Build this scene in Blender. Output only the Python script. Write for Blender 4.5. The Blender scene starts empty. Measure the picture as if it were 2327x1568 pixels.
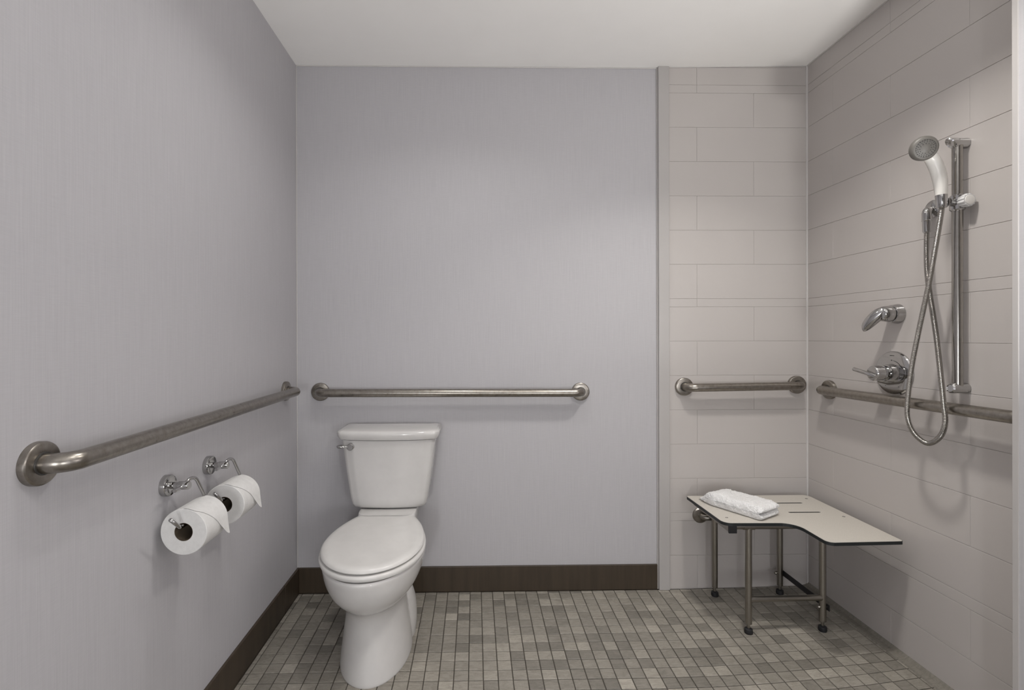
import bpy, bmesh, math, random
from mathutils import Vector, Matrix
random.seed(7)
PI = math.pi
scene = bpy.context.scene
COL = scene.collection

# ------------------------------------------------------------------ camera
H = 1.198
cam_data = bpy.data.cameras.new('camera')
cam = bpy.data.objects.new('camera', cam_data)
COL.objects.link(cam)
CR = Vector((0.99983765, -0.01787306, -0.00228526))
CU = Vector((0.00230763, 0.00123121, 0.99999658))
CF = Vector((0.01787018, 0.99983951, -0.00127225))
FPX, SX, SY = 1112.497, -63.927, -18.495
M = Matrix((CR, CU, -CF)).transposed().to_4x4()
M.translation = Vector((0, 0, H))
cam.matrix_world = M
cam_data.sensor_fit = 'HORIZONTAL'
cam_data.sensor_width = 36.0
cam_data.lens = FPX / 2327 * 36.0
cam_data.shift_x = -SX / 2327
cam_data.shift_y = SY / 2327
cam_data.clip_start = 0.05
scene.camera = cam

def project(P):
    v = Vector(P) - Vector((0, 0, H))
    z = v.dot(CF)
    return (1163.5 + SX + FPX * v.dot(CR) / z, 784 + SY - FPX * v.dot(CU) / z)

# ------------------------------------------------------------------ world, light, exposure
world = bpy.data.worlds.new('world')
scene.world = world
world.use_nodes = True
world.node_tree.nodes['Background'].inputs[0].default_value = (0.9, 0.93, 1.0, 1)
world.node_tree.nodes['Background'].inputs[1].default_value = 0.05
vs = scene.view_settings
vs.view_transform = 'Standard'
vs.look = 'None'
vs.exposure = 0.0
vs.gamma = 1.0
vs.use_curve_mapping = False

def area_light(name, loc, power, color, size, shape='DISK', rot=(0, 0, 0), size_y=None, spread=PI):
    d = bpy.data.lights.new(name, 'AREA')
    d.shape = shape
    d.size = size
    if size_y: d.size_y = size_y
    d.energy = power
    d.color = color
    d.spread = spread
    o = bpy.data.objects.new(name, d)
    COL.objects.link(o)
    o.location = loc
    o.rotation_euler = rot
    return o

SHOWER_LAMP = (0.92, 1.36)
ROOM_LAMP = (0.30, 0.75)
TOILET_LAMP = (-0.10, 1.45)
VANITY_Y = -1.28
area_light('shower_lamp_light', (SHOWER_LAMP[0], SHOWER_LAMP[1], 2.440), 8.3, (1.0, 0.965, 0.92), 0.13, spread=math.radians(118))
area_light('toilet_lamp_light', (TOILET_LAMP[0], TOILET_LAMP[1], 2.440), 3.5, (1.0, 0.985, 0.97), 0.13, spread=math.radians(138))
area_light('room_lamp_light', (ROOM_LAMP[0], ROOM_LAMP[1], 2.440), 2.2, (1.0, 0.985, 0.97), 0.13, spread=math.radians(115))
SCONCES = [(-0.35, 0.92), (0.95, 0.92)]          # tall lamps either side of the vanity behind the camera
for sx_, sz_ in SCONCES:
    for k_ in range(3):
        ld = bpy.data.lights.new('sconce_light', 'POINT')
        ld.energy = 11.0; ld.color = (0.955, 0.975, 1.0); ld.shadow_soft_size = 0.075
        lo = bpy.data.objects.new('sconce_light', ld); COL.objects.link(lo)
        lo.location = (sx_, VANITY_Y + 0.02, sz_ + (k_ - 1) * 0.17)
ADDED_UPLIGHT = (1.335, 0.55, 1.00)  # added lamp out of view, put in to brighten the ceiling
area_light('added_uplight_light', (ADDED_UPLIGHT[0], ADDED_UPLIGHT[1], ADDED_UPLIGHT[2] + 0.012), 16.5, (1.0, 0.985, 0.965), 0.13, rot=(PI, 0, 0))

# ------------------------------------------------------------------ materials
def newmat(name):
    m = bpy.data.materials.new(name)
    m.use_nodes = True
    nt = m.node_tree
    b = nt.nodes['Principled BSDF']
    return m, nt, b

def N(nt, kind, **kw):
    n = nt.nodes.new(kind)
    for k, v in kw.items():
        setattr(n, k, v)
    return n

def noise_col(nt, b, c0, c1, scale=(1, 1, 1), nscale=5, detail=4, coord='Object', rough=0.6):
    tc = N(nt, 'ShaderNodeTexCoord')
    mp = N(nt, 'ShaderNodeMapping')
    mp.inputs['Scale'].default_value = scale
    nz = N(nt, 'ShaderNodeTexNoise')
    nz.inputs['Scale'].default_value = nscale
    nz.inputs['Detail'].default_value = detail
    nz.inputs['Roughness'].default_value = rough
    cr = N(nt, 'ShaderNodeValToRGB')
    cr.color_ramp.elements[0].position = 0.3
    cr.color_ramp.elements[1].position = 0.7
    cr.color_ramp.elements[0].color = (*c0, 1)
    cr.color_ramp.elements[1].color = (*c1, 1)
    nt.links.new(tc.outputs[coord], mp.inputs[0])
    nt.links.new(mp.outputs[0], nz.inputs['Vector'])
    nt.links.new(nz.outputs[0], cr.inputs[0])
    nt.links.new(cr.outputs[0], b.inputs['Base Color'])
    return nz, cr

def bump(nt, b, src, strength, dist):
    bp = N(nt, 'ShaderNodeBump')
    bp.inputs['Strength'].default_value = strength
    bp.inputs['Distance'].default_value = dist
    nt.links.new(src, bp.inputs['Height'])
    nt.links.new(bp.outputs[0], b.inputs['Normal'])

MAT = {}
def simple(key, col, rough, metal=0.0, ior=None, coat=0.0):
    m, nt, b = newmat(key)
    nz, cr = noise_col(nt, b, tuple(c * 0.96 for c in col), tuple(min(1, c * 1.04) for c in col), nscale=9)
    b.inputs['Roughness'].default_value = rough
    b.inputs['Metallic'].default_value = metal
    if coat: b.inputs['Coat Weight'].default_value = coat
    MAT[key] = m
    return m

# vinyl wallpaper with a fine vertical linen thread
def wallpaper():
    m, nt, b = newmat('wallpaper')
    tc = N(nt, 'ShaderNodeTexCoord')
    def nz(scale, ns, det=3):
        mp = N(nt, 'ShaderNodeMapping'); mp.inputs['Scale'].default_value = scale
        n = N(nt, 'ShaderNodeTexNoise'); n.inputs['Scale'].default_value = ns; n.inputs['Detail'].default_value = det
        nt.links.new(tc.outputs['Object'], mp.inputs[0]); nt.links.new(mp.outputs[0], n.inputs['Vector'])
        return n.outputs[0]
    v = nz((420, 420, 7), 1.0)
    h = nz((30, 30, 420), 1.0)
    mx = N(nt, 'ShaderNodeMath', operation='MULTIPLY_ADD'); mx.inputs[1].default_value = 0.65
    nt.links.new(v, mx.inputs[0])
    m2 = N(nt, 'ShaderNodeMath', operation='MULTIPLY'); m2.inputs[1].default_value = 0.35
    nt.links.new(h, m2.inputs[0]); nt.links.new(m2.outputs[0], mx.inputs[2])
    cr = N(nt, 'ShaderNodeValToRGB')
    cr.color_ramp.elements[0].position = 0.32; cr.color_ramp.elements[1].position = 0.68
    cr.color_ramp.elements[0].color = (0.448, 0.437, 0.452, 1)
    cr.color_ramp.elements[1].color = (0.498, 0.486, 0.499, 1)
    nt.links.new(mx.outputs[0], cr.inputs[0]); nt.links.new(cr.outputs[0], b.inputs['Base Color'])
    b.inputs['Roughness'].default_value = 0.55
    b.inputs['Specular IOR Level'].default_value = 0.35
    bump(nt, b, mx.outputs[0], 0.15, 0.0004)
    MAT['wallpaper'] = m
wallpaper()

def painted(key, c, rough, bs=0.08):
    m, nt, b = newmat(key)
    nz, cr = noise_col(nt, b, tuple(x * .985 for x in c), tuple(min(1, x * 1.015) for x in c), nscale=3)
    n2 = N(nt, 'ShaderNodeTexNoise'); n2.inputs['Scale'].default_value = 260
    bump(nt, b, n2.outputs[0], bs, 0.0008)
    b.inputs['Roughness'].default_value = rough
    MAT[key] = m
painted('ceiling_paint', (0.94, 0.925, 0.90), 0.8)
painted('trim_white', (0.44, 0.42, 0.408), 0.35, 0.02)
painted('caulk', (0.58, 0.56, 0.545), 0.5, 0.02)
painted('shower_tile', (0.502, 0.470, 0.450), 0.32, 0.04)
painted('shower_grout', (0.492, 0.461, 0.440), 0.6, 0.1)
painted('plain_wall', (0.50, 0.49, 0.49), 0.7)

def vinyl_base():
    m, nt, b = newmat('brown_baseboard')
    nz, cr = noise_col(nt, b, (0.038, 0.027, 0.017), (0.060, 0.043, 0.028), scale=(14, 14, 1), nscale=3, detail=6)
    b.inputs['Roughness'].default_value = 0.42
    bump(nt, b, nz.outputs[0], 0.15, 0.001)
    MAT['brown_baseboard'] = m
vinyl_base()

def stone_tile():
    m, nt, b = newmat('stone_tile')
    at = N(nt, 'ShaderNodeAttribute'); at.attribute_name = 'tone'
    tc = N(nt, 'ShaderNodeTexCoord')
    # veining direction and cloud shifted from tile to tile
    off = N(nt, 'ShaderNodeVectorMath', operation='MULTIPLY_ADD')
    off.inputs[1].default_value = (13, 29, 7)
    nt.links.new(at.outputs['Color'], off.inputs[0]); nt.links.new(tc.outputs['Object'], off.inputs[2])
    mp = N(nt, 'ShaderNodeMapping'); mp.inputs['Rotation'].default_value = (0, 0, 0.7); mp.inputs['Scale'].default_value = (22, 70, 30)
    nt.links.new(off.outputs[0], mp.inputs[0])
    n1 = N(nt, 'ShaderNodeTexNoise'); n1.inputs['Scale'].default_value = 1.0; n1.inputs['Detail'].default_value = 6; n1.inputs['Distortion'].default_value = 1.6
    nt.links.new(mp.outputs[0], n1.inputs['Vector'])
    n2 = N(nt, 'ShaderNodeTexNoise'); n2.inputs['Scale'].default_value = 240; n2.inputs['Detail'].default_value = 4
    nt.links.new(off.outputs[0], n2.inputs['Vector'])
    cr = N(nt, 'ShaderNodeValToRGB')
    e = cr.color_ramp.elements
    e[0].position = 0.25; e[0].color = (0.22, 0.20, 0.168, 1)
    e[1].position = 0.75; e[1].color = (0.42, 0.385, 0.335, 1)
    k = cr.color_ramp.elements.new(0.5); k.color = (0.325, 0.30, 0.256, 1)
    ad = N(nt, 'ShaderNodeMath', operation='MULTIPLY_ADD'); ad.inputs[1].default_value = 0.3
    nt.links.new(n2.outputs[0], ad.inputs[0]); 
    sc = N(nt, 'ShaderNodeMath', operation='MULTIPLY'); sc.inputs[1].default_value = 0.7
    nt.links.new(n1.outputs[0], sc.inputs[0]); nt.links.new(sc.outputs[0], ad.inputs[2])
    nt.links.new(ad.outputs[0], cr.inputs[0])
    mul = N(nt, 'ShaderNodeMix', data_type='RGBA', blend_type='MULTIPLY'); mul.inputs[0].default_value = 1.0
    mr = N(nt, 'ShaderNodeMapRange'); mr.inputs[3].default_value = 0.54; mr.inputs[4].default_value = 1.10
    sep = N(nt, 'ShaderNodeSeparateColor')
    nt.links.new(at.outputs['Color'], sep.inputs[0]); nt.links.new(sep.outputs[0], mr.inputs[0])
    nt.links.new(cr.outputs[0], mul.inputs[6]); nt.links.new(mr.outputs[0], mul.inputs[7])
    nt.links.new(mul.outputs[2], b.inputs['Base Color'])
    b.inputs['Roughness'].default_value = 0.5
    bump(nt, b, ad.outputs[0], 0.35, 0.0012)
    MAT['stone_tile'] = m
stone_tile()

def grout():
    m, nt, b = newmat('floor_grout')
    noise_col(nt, b, (0.045, 0.038, 0.030), (0.085, 0.074, 0.060), nscale=30)
    b.inputs['Roughness'].default_value = 0.9
    MAT['floor_grout'] = m
grout()

def brushed(key, c0, c1, rough, var=0.07):
    m, nt, b = newmat(key)
    nz, cr = noise_col(nt, b, c0, c1, scale=(60, 60, 60), nscale=1.2, detail=6)
    tc = N(nt, 'ShaderNodeTexCoord')
    n2 = N(nt, 'ShaderNodeTexNoise'); n2.inputs['Scale'].default_value = 700
    nt.links.new(tc.outputs['Object'], n2.inputs['Vector'])
    mr = N(nt, 'ShaderNodeMapRange'); mr.inputs[3].default_value = rough - var; mr.inputs[4].default_value = rough + var
    nt.links.new(nz.outputs[0], mr.inputs[0]); nt.links.new(mr.outputs[0], b.inputs['Roughness'])
    bump(nt, b, n2.outputs[0], 0.035, 0.0002)
    b.inputs['Metallic'].default_value = 1.0
    MAT[key] = m
brushed('brushed_steel', (0.255, 0.232, 0.205), (0.36, 0.335, 0.30), 0.30)
brushed('satin_steel', (0.30, 0.28, 0.25), (0.325, 0.305, 0.275), 0.30, 0.015)
brushed('polished_steel', (0.36, 0.345, 0.32), (0.40, 0.385, 0.36), 0.16, 0.01)
simple('chrome', (0.47, 0.465, 0.46), 0.06, 1.0)
simple('hose_metal', (0.36, 0.345, 0.32), 0.22, 1.0)
simple('porcelain', (0.62, 0.605, 0.59), 0.10)
simple('seat_plastic', (0.66, 0.645, 0.625), 0.24)
simple('white_plastic', (0.78, 0.76, 0.72), 0.28)
simple('grey_plastic', (0.105, 0.098, 0.088), 0.5)
simple('dark_plastic', (0.05, 0.047, 0.044), 0.4)
simple('black_rubber', (0.012, 0.012, 0.014), 0.5)
simple('phenolic_core', (0.010, 0.013, 0.014), 0.45)
simple('mark_dark', (0.06, 0.06, 0.06), 0.4)
simple('card_core', (0.10, 0.075, 0.05), 0.9)
simple('clear_knob', (0.66, 0.655, 0.65), 0.18)

def laminate():
    m, nt, b = newmat('seat_laminate')
    nz, cr = noise_col(nt, b, (0.50, 0.47, 0.42), (0.60, 0.565, 0.51), nscale=420, detail=2)
    b.inputs['Roughness'].default_value = 0.45
    bump(nt, b, nz.outputs[0], 0.1, 0.0004)
    MAT['seat_laminate'] = m
laminate()

def paper():
    m, nt, b = newmat('tissue')
    nz, cr = noise_col(nt, b, (0.66, 0.65, 0.635), (0.73, 0.72, 0.705), nscale=60)
    n2 = N(nt, 'ShaderNodeTexVoronoi'); n2.inputs['Scale'].default_value = 420
    tc = N(nt, 'ShaderNodeTexCoord'); nt.links.new(tc.outputs['Object'], n2.inputs['Vector'])
    bump(nt, b, n2.outputs[0], 0.3, 0.0006)
    b.inputs['Roughness'].default_value = 0.95
    MAT['tissue'] = m
paper()

def terry():
    m, nt, b = newmat('terry')
    nz, cr = noise_col(nt, b, (0.86, 0.85, 0.84), (0.96, 0.955, 0.95), nscale=300)
    n2 = N(nt, 'ShaderNodeTexNoise'); n2.inputs['Scale'].default_value = 300; n2.inputs['Detail'].default_value = 3
    tc = N(nt, 'ShaderNodeTexCoord'); nt.links.new(tc.outputs['Object'], n2.inputs['Vector'])
    bump(nt, b, n2.outputs[0], 1.0, 0.005)
    b.inputs['Roughness'].default_value = 1.0
    b.inputs['Sheen Weight'].default_value = 0.3
    MAT['terry'] = m
terry()

def emit(key, col, st):
    m, nt, b = newmat(key)
    b.inputs['Base Color'].default_value = (*col, 1)
    b.inputs['Emission Color'].default_value = (*col, 1)
    b.inputs['Emission Strength'].default_value = st
    MAT[key] = m
emit('lamp_glow', (1, 0.96, 0.9), 3.0)

# ------------------------------------------------------------------ mesh helpers
def link(name, bm, mat, parent=None, smooth=False, auto=None):
    me = bpy.data.meshes.new(name)
    bmesh.ops.recalc_face_normals(bm, faces=bm.faces)
    bm.to_mesh(me); bm.free()
    if smooth:
        for p in me.polygons: p.use_smooth = True
        if auto:
            try: me.set_sharp_from_angle(angle=math.radians(auto))
            except Exception: pass
    me.materials.append(MAT[mat])
    o = bpy.data.objects.new(name, me)
    COL.objects.link(o)
    if parent:
        o.parent = parent
        o.matrix_parent_inverse = Matrix.Translation(-parent.location)
    return o

def tag(o, label=None, cat=None, group=None, kind=None):
    if label: o['label'] = label
    if cat: o['category'] = cat
    if group: o['group'] = group
    if kind: o['kind'] = kind
    return o

def thing(name, loc, label, cat, group=None):
    o = bpy.data.objects.new(name, None)
    COL.objects.link(o)
    o.location = loc
    o.empty_display_size = 0.05
    return tag(o, label, cat, group)

def box(bm, x0, x1, y0, y1, z0, z1, bev=0.0, seg=2):
    r = bmesh.ops.create_cube(bm, size=1)
    vs_ = r['verts']
    for v in vs_:
        v.co = Vector(((x0 + x1) / 2 + v.co.x * (x1 - x0), (y0 + y1) / 2 + v.co.y * (y1 - y0), (z0 + z1) / 2 + v.co.z * (z1 - z0)))
    if bev:
        es = list({e for v in vs_ for e in v.link_edges})
        bmesh.ops.bevel(bm, geom=es, offset=bev, segments=seg, profile=0.5, affect='EDGES')
    return bm

def B(): return bmesh.new()

def loft(bm, rings, cap=True, close=True):
    vr = [[bm.verts.new(p) for p in r] for r in rings]
    n = len(vr[0])
    for a, b in zip(vr, vr[1:]):
        for i in range(n if close else n - 1):
            j = (i + 1) % n
            try: bm.faces.new((a[i], a[j], b[j], b[i]))
            except ValueError: pass
    if cap:
        bm.faces.new(vr[0][::-1]); bm.faces.new(vr[-1])
    return vr

def fillet(pts, r, n=8):
    pts = [Vector(p) for p in pts]
    out = [pts[0]]
    for i in range(1, len(pts) - 1):
        p, a, c = pts[i], pts[i - 1], pts[i + 1]
        d1, d2 = (a - p).normalized(), (c - p).normalized()
        ang = d1.angle(d2)
        rr = r[i - 1] if isinstance(r, (list, tuple)) else r
        t = rr / math.tan(ang / 2)
        s, e = p + d1 * t, p + d2 * t
        cen = p + (d1 + d2).normalized() * (rr / math.sin(ang / 2))
        v0, v1 = s - cen, e - cen
        tot = v0.angle(v1)
        for k in range(n + 1):
            f = k / n
            w0, w1 = math.sin((1 - f) * tot) / math.sin(tot), math.sin(f * tot) / math.sin(tot)
            out.append(cen + v0 * w0 + v1 * w1)
    out.append(pts[-1])
    return out

def tube(bm, pts, rad, seg=20, cap=True, flat=None):
    """sweep a circle; rad is a number or a list; flat = (direction, factor) squashes the section"""
    pts = [Vector(p) for p in pts]
    rings = []
    t0 = (pts[1] - pts[0]).normalized()
    ref = Vector((0, 0, 1)) if abs(t0.z) < 0.9 else Vector((1, 0, 0))
    nrm = t0.cross(ref).normalized()
    for i, p in enumerate(pts):
        if i == 0: t = pts[1] - pts[0]
        elif i == len(pts) - 1: t = pts[-1] - pts[-2]
        else: t = (pts[i + 1] - p).normalized() + (p - pts[i - 1]).normalized()
        t.normalize()
        nrm = (nrm - t * nrm.dot(t)).normalized()
        bn = t.cross(nrm)
        r = rad[i] if isinstance(rad, (list, tuple)) else rad
        ring = []
        for k in range(seg):
            a = 2 * PI * k / seg
            off = nrm * (math.cos(a) * r) + bn * (math.sin(a) * r)
            if flat:
                fd = Vector(flat[0]).normalized()
                off = off - fd * (off.dot(fd) * (1 - flat[1]))
            ring.append(p + off)
        rings.append(ring)
    loft(bm, rings, cap)
    return bm

def lathe(bm, origin, axis, prof, seg=32, cap=True):
    """prof = [(along, radius)]"""
    origin, axis = Vector(origin), Vector(axis).normalized()
    ref = Vector((0, 0, 1)) if abs(axis.z) < 0.9 else Vector((1, 0, 0))
    u = axis.cross(ref).normalized(); w = axis.cross(u)
    rings = [[origin + axis * a + (u * math.cos(2 * PI * k / seg) + w * math.sin(2 * PI * k / seg)) * max(r, 1e-4) for k in range(seg)] for a, r in prof]
    loft(bm, rings, cap)
    return bm

def catmull(pts, n=10):
    pts = [Vector(p) for p in pts]
    P = [2 * pts[0] - pts[1]] + pts + [2 * pts[-1] - pts[-2]]
    out = []
    for i in range(1, len(P) - 2):
        a, b, c, d = P[i - 1], P[i], P[i + 1], P[i + 2]
        for k in range(n):
            t = k / n
            out.append(0.5 * ((2 * b) + (c - a) * t + (2 * a - 5 * b + 4 * c - d) * t * t + (3 * b - a - 3 * c + d) * t ** 3))
    out.append(pts[-1])
    return out

def resample(pts, step):
    out = [pts[0]]; acc = 0
    for a, b in zip(pts, pts[1:]):
        L = (b - a).length
        while acc + L >= step:
            f = (step - acc) / L
            a = a + (b - a) * f
            L = (b - a).length
            out.append(a); acc = 0
        acc += L
    return out

# ------------------------------------------------------------------ room shell
XL, XR, D = -0.834, 1.585, 2.305
CEIL = 2.466
YF = -1.40                      # wall behind the camera
XJ, YJ = 1.42, 1.253            # dry-side right wall and its corner
S0, S1 = 0.864, 0.915           # white edge strip between wallpaper and shower surround
FR = 0.0126                     # the shower floor climbs this much towards the shower side wall
CRISE = 0.0115

def floor_z(x):
    t = max(0.0, min(1.0, (x - 0.89) / (XR - 0.89)))
    return FR * t
def ceil_z(x):
    t = max(0.0, min(1.0, (x - 0.89) / (XR - 0.89)))
    return CEIL + CRISE * t

def struct(name, bm, mat, parent=None):
    o = link(name, bm, mat, parent)
    if not parent: o['kind'] = 'structure'
    return o

struct('wall_left', box(B(), XL - 0.1, XL, YF, D + 0.1, -0.05, 2.55), 'wallpaper')
struct('wall_back', box(B(), XL, 0.89, D, D + 0.1, -0.05, 2.55), 'wallpaper')
wall_shower = struct('wall_shower_back', box(B(), 0.89, XR + 0.1, D - 0.0055, D + 0.1, -0.05, 2.55), 'shower_grout')
wall_right = struct('wall_right', box(B(), XR - 0.0055, XR + 0.1, YJ, D - 0.0055, -0.05, 2.55), 'shower_grout')
struct('wall_right_front', box(B(), XJ, XR + 0.1, YF, YJ, -0.05, 2.55), 'wallpaper')
struct('wall_front', box(B(), XL - 0.1, XR + 0.1, YF - 0.1, YF, -0.05, 2.55), 'plain_wall')

# ceiling: drywall, a hair higher over the shower
bm = B()
xs = [XL - 0.1, 0.89, XR + 0.1]
prof = [(XL - 0.1, CEIL), (0.89, CEIL), (XR, ceil_z(XR)), (XR + 0.1, ceil_z(XR)), (XR + 0.1, 2.60), (XL - 0.1, 2.60)]
loft(bm, [[(x, y, z) for x, z in prof] for y in (YF - 0.1, D + 0.1)])
struct('ceiling', bm, 'ceiling_paint')

# floor slab (grout bed)
bm = B()
prof = [(XL - 0.1, -0.003), (0.89, -0.003), (XR, FR - 0.003), (XR + 0.1, FR - 0.003), (XR + 0.1, -0.1), (XL - 0.1, -0.1)]
loft(bm, [[(x, y, z) for x, z in prof] for y in (YF - 0.1, D + 0.1)])
floor = struct('floor', bm, 'floor_grout')

added_door = struct('added_door_1', box(B(), -0.02, 0.66, YF, YF + 0.035, 0.0, 2.05, 0.003), 'brown_baseboard')  # unseen door, added so the chrome has something dark to reflect
link('added_door_handle', tube(B(), fillet([(0.05, YF + 0.035, 1.0), (0.05, YF + 0.085, 1.0), (0.16, YF + 0.085, 1.0)], 0.012, 6), 0.009, 16), 'polished_steel', added_door, True, 40)

# white edge strips
bm = B(); box(bm, S0, S1, D - 0.020, D, 0.0, CEIL, 0.003)
box(bm, S0 - 0.005, S0 + 0.001, D - 0.006, D, 0.0, CEIL, 0.001)
struct('trim_1', bm, 'trim_white')
bm = B(); box(bm, XJ - 0.0015, XJ + 0.05, YJ, YJ + 0.016, 0.0, CEIL, 0.0015)
struct('trim_2', bm, 'trim_white')
# caulk beads in the corners
bm = B(); box(bm, XL, XL + 0.004, D - 0.004, D, 0.118, CEIL, 0.0015); struct('trim_3', bm, 'caulk')
bm = B(); box(bm, XR - 0.014, XR - 0.005, D - 0.014, D - 0.005, FR, ceil_z(XR), 0.003); struct('trim_4', bm, 'caulk')
bm = B(); box(bm, XL, S0, D - 0.004, D, CEIL - 0.005, CEIL, 0.0015); struct('trim_5', bm, 'caulk')
bm = B(); loft(bm, [[(x, D - 0.012, ceil_z(x) - .004), (x, D - 0.012, ceil_z(x)), (x, D, ceil_z(x)), (x, D, ceil_z(x) - .004)] for x in (S1, XR)]); struct('trim_6', bm, 'caulk')
bm = B(); box(bm, XR - 0.012, XR, YJ + .016, D - .01, ceil_z(XR) - 0.005, ceil_z(XR), 0.0015); struct('trim_7', bm, 'caulk')
# grey cove strip at the foot of the shower walls
bm = B()
loft(bm, [[(XR - 0.040, y, FR - 0.004), (XR - 0.036, y, FR + 0.0015), (XR - 0.018, y, FR + 0.004), (XR - 0.0085, y, FR + 0.016), (XR - 0.005, y, FR + 0.016), (XR - 0.005, y, FR - 0.004)] for y in (YJ + .016, D - .006)])
cove = struct('trim_8', bm, 'stone_tile')
ca = cove.data.color_attributes.new('tone', 'FLOAT_COLOR', 'POINT')
for d_ in ca.data: d_.color = (0.22, 0.4, 0.3, 1)

# baseboards
struct('baseboard_back', box(B(), XL + 0.0105, S0 - .005, D - 0.010, D, 0.0, 0.118, 0.002), 'brown_baseboard')
bl = struct('baseboard_left', box(B(), XL, XL + 0.010, YF, 2.1325, 0.0, 0.118, 0.002), 'brown_baseboard')
link('corner_board', box(B(), XL, XL + 0.0105, 2.1345, D, 0.0, 0.118, 0.002), 'brown_baseboard', bl)
struct('baseboard_right', box(B(), XJ - 0.010, XJ, YF, YJ - 0.03, 0.0, 0.118, 0.002), 'brown_baseboard')

# ------------------------------------------------------------------ shower surround tiles
def slab(x0, x1, z0, z1, t=0.0028, c=0.0009):
    """plate in the local XZ plane, front at y=-t, chamfered front edges"""
    V = [(x0, 0, z0), (x1, 0, z0), (x1, 0, z1), (x0, 0, z1),
         (x0, -t + c, z0), (x1, -t + c, z0), (x1, -t + c, z1), (x0, -t + c, z1),
         (x0 + c, -t, z0 + c), (x1 - c, -t, z0 + c), (x1 - c, -t, z1 - c), (x0 + c, -t, z1 - c)]
    F = [(8, 9, 10, 11), (0, 1, 5, 4), (1, 2, 6, 5), (2, 3, 7, 6), (3, 0, 4, 7), (4, 5, 9, 8), (5, 6, 10, 9), (6, 7, 11, 10), (7, 4, 8, 11)]
    return V, F

rows = []
z = 0.0
edges = [0.0, 0.160, 0.322, 0.361] + [0.361 + 0.1623 * k for k in range(1, 7)]
edges += [1.3735] + [1.3735 + 0.162 * k for k in range(1, 7)] + [2.384]
G = 0.0004
def wall_tiles(parent, a0, a1, ja, jb, length, place, zmin, zmax):
    ed = edges + [zmax]
    ed[0] = zmin
    par = 0
    for i in range(len(ed) - 1):
        z0, z1 = ed[i], ed[i + 1]
        narrow = z1 - z0 < 0.06
        base = ja if par % 2 == 0 else jb
        if not narrow: par += 1
        cuts = [a0]
        c = base - 5 * length
        while c < a1:
            if a0 + 0.03 < c < a1 - 0.03: cuts.append(c)
            c += length
        cuts.append(a1)
        for u0, u1 in zip(cuts, cuts[1:]):
            V, F = slab(u0 + G * .6, u1 - G * .6, z0 + G, z1 - G)
            me = bpy.data.meshes.new('wall_tile')
            me.from_pydata([place(*v) for v in V], [], F)
            me.materials.append(MAT['shower_tile'])
            o = bpy.data.objects.new('wall_tile', me)
            COL.objects.link(o); o.parent = parent
wall_tiles(wall_shower, S1 - 0.002, XR - 0.0085, 1.050, 1.322, 0.54, lambda x, y, z: (x, D - 0.005 + y, z), 0.002, CEIL)
# seen from the room the side wall runs away from the camera: local x -> -world y
wall_tiles(wall_right, YJ + 0.012, D - 0.0095, 1.831, 1.533, 0.596, lambda x, y, z: (XR - 0.005 + y, YJ + 0.012 + (D - 0.0095 - x), z) if False else (XR - 0.005 + y, x, z), FR + 0.010, ceil_z(XR))
for o in wall_right.children:
    o.data.flip_normals()

# ------------------------------------------------------------------ mosaic floor
PT = 0.0520
GAP = 0.0030
X0T = -0.078 - 15 * PT
Y0T = D - 0.030
def warp(x, y):
    s = max(0.0, min(1.2, (x - 0.55) / 1.0))
    k = max(0, D - y) / 0.65
    if k > 1.15: k = max(0.0, 1.15 - (k - 1.15) * 0.5)       # the bend dies out towards the entrance
    return x, y + 0.065 * s * s * k
tiles = []
nx = int((XR + 0.02 - X0T) / PT) + 2
for j in range(-1, 71):
    for i in range(-1, nx):
        x0 = X0T + i * PT + GAP / 2; x1 = x0 + PT - GAP
        y1 = Y0T - j * PT - GAP / 2; y0 = y1 - PT + GAP
        x0 = max(x0, XL + 0.012); x1 = min(x1, (XR - 0.041) if y0 > YJ + 0.02 else (XJ - 0.011))
        y1 = min(y1, D - (0.011 if x1 < S1 else 0.013))
        if x1 - x0 < 0.008 or y1 - y0 < 0.008: continue
        cx, cy = (x0 + x1) / 2, (y0 + y1) / 2
        c = [warp(x0, y0), warp(x1, y0), warp(x1, y1), warp(x0, y1)]
        if c[3][1] > D - 0.012 or c[2][1] > D - 0.012:
            c = [(a, min(b, D - 0.012)) for a, b in c]
            if c[2][1] - c[1][1] < 0.006: continue
        q = [project((a, b, floor_z(a))) for a, b in c]
        ar = 0.5 * abs(sum(q[k][0] * q[(k + 1) % 4][1] - q[(k + 1) % 4][0] * q[k][1] for k in range(4)))
        mx, my = sum(a for a, b in q) / 4, sum(b for a, b in q) / 4
        seen = 0 < mx < 2327 and 0 < my < 1568 and cy > 1.3
        hid = -0.50 < cx < -0.25 and 1.70 < cy
        shade = 0.45 + 0.10 * math.sin(cx * 3 + cy * 5) + random.gauss(0, 0.22)
        tiles.append((ar if seen and not hid else -1 - (0 if seen else 1), c, max(0, min(1, shade)), random.random(), random.random()))
tiles.sort(key=lambda t: -t[0])
def tile_geo(c, jit):
    ins = 0.0013
    ctr = (sum(a for a, b in c) / 4, sum(b for a, b in c) / 4)
    V = []
    for zz, k in ((-0.004, 0), (-0.0012, 0), (0.0, ins)):
        for a, b in c:
            dx, dy = ctr[0] - a, ctr[1] - b
            V.append((a + math.copysign(min(k, abs(dx)), dx), b + math.copysign(min(k, abs(dy)), dy), floor_z(a) + zz + jit))
    F = [(8, 9, 10, 11)] + [(a, (a + 1) % 4, 4 + (a + 1) % 4, 4 + a) for a in range(4)] + [(4 + a, 4 + (a + 1) % 4, 8 + (a + 1) % 4, 8 + a) for a in range(4)]
    return V, F
def put_tone(me, tones):
    at = me.color_attributes.new('tone', 'FLOAT_COLOR', 'POINT')
    for d_, t in zip(at.data, tones): d_.color = (*t, 1)
RV, RF, RT = [], [], []
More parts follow.
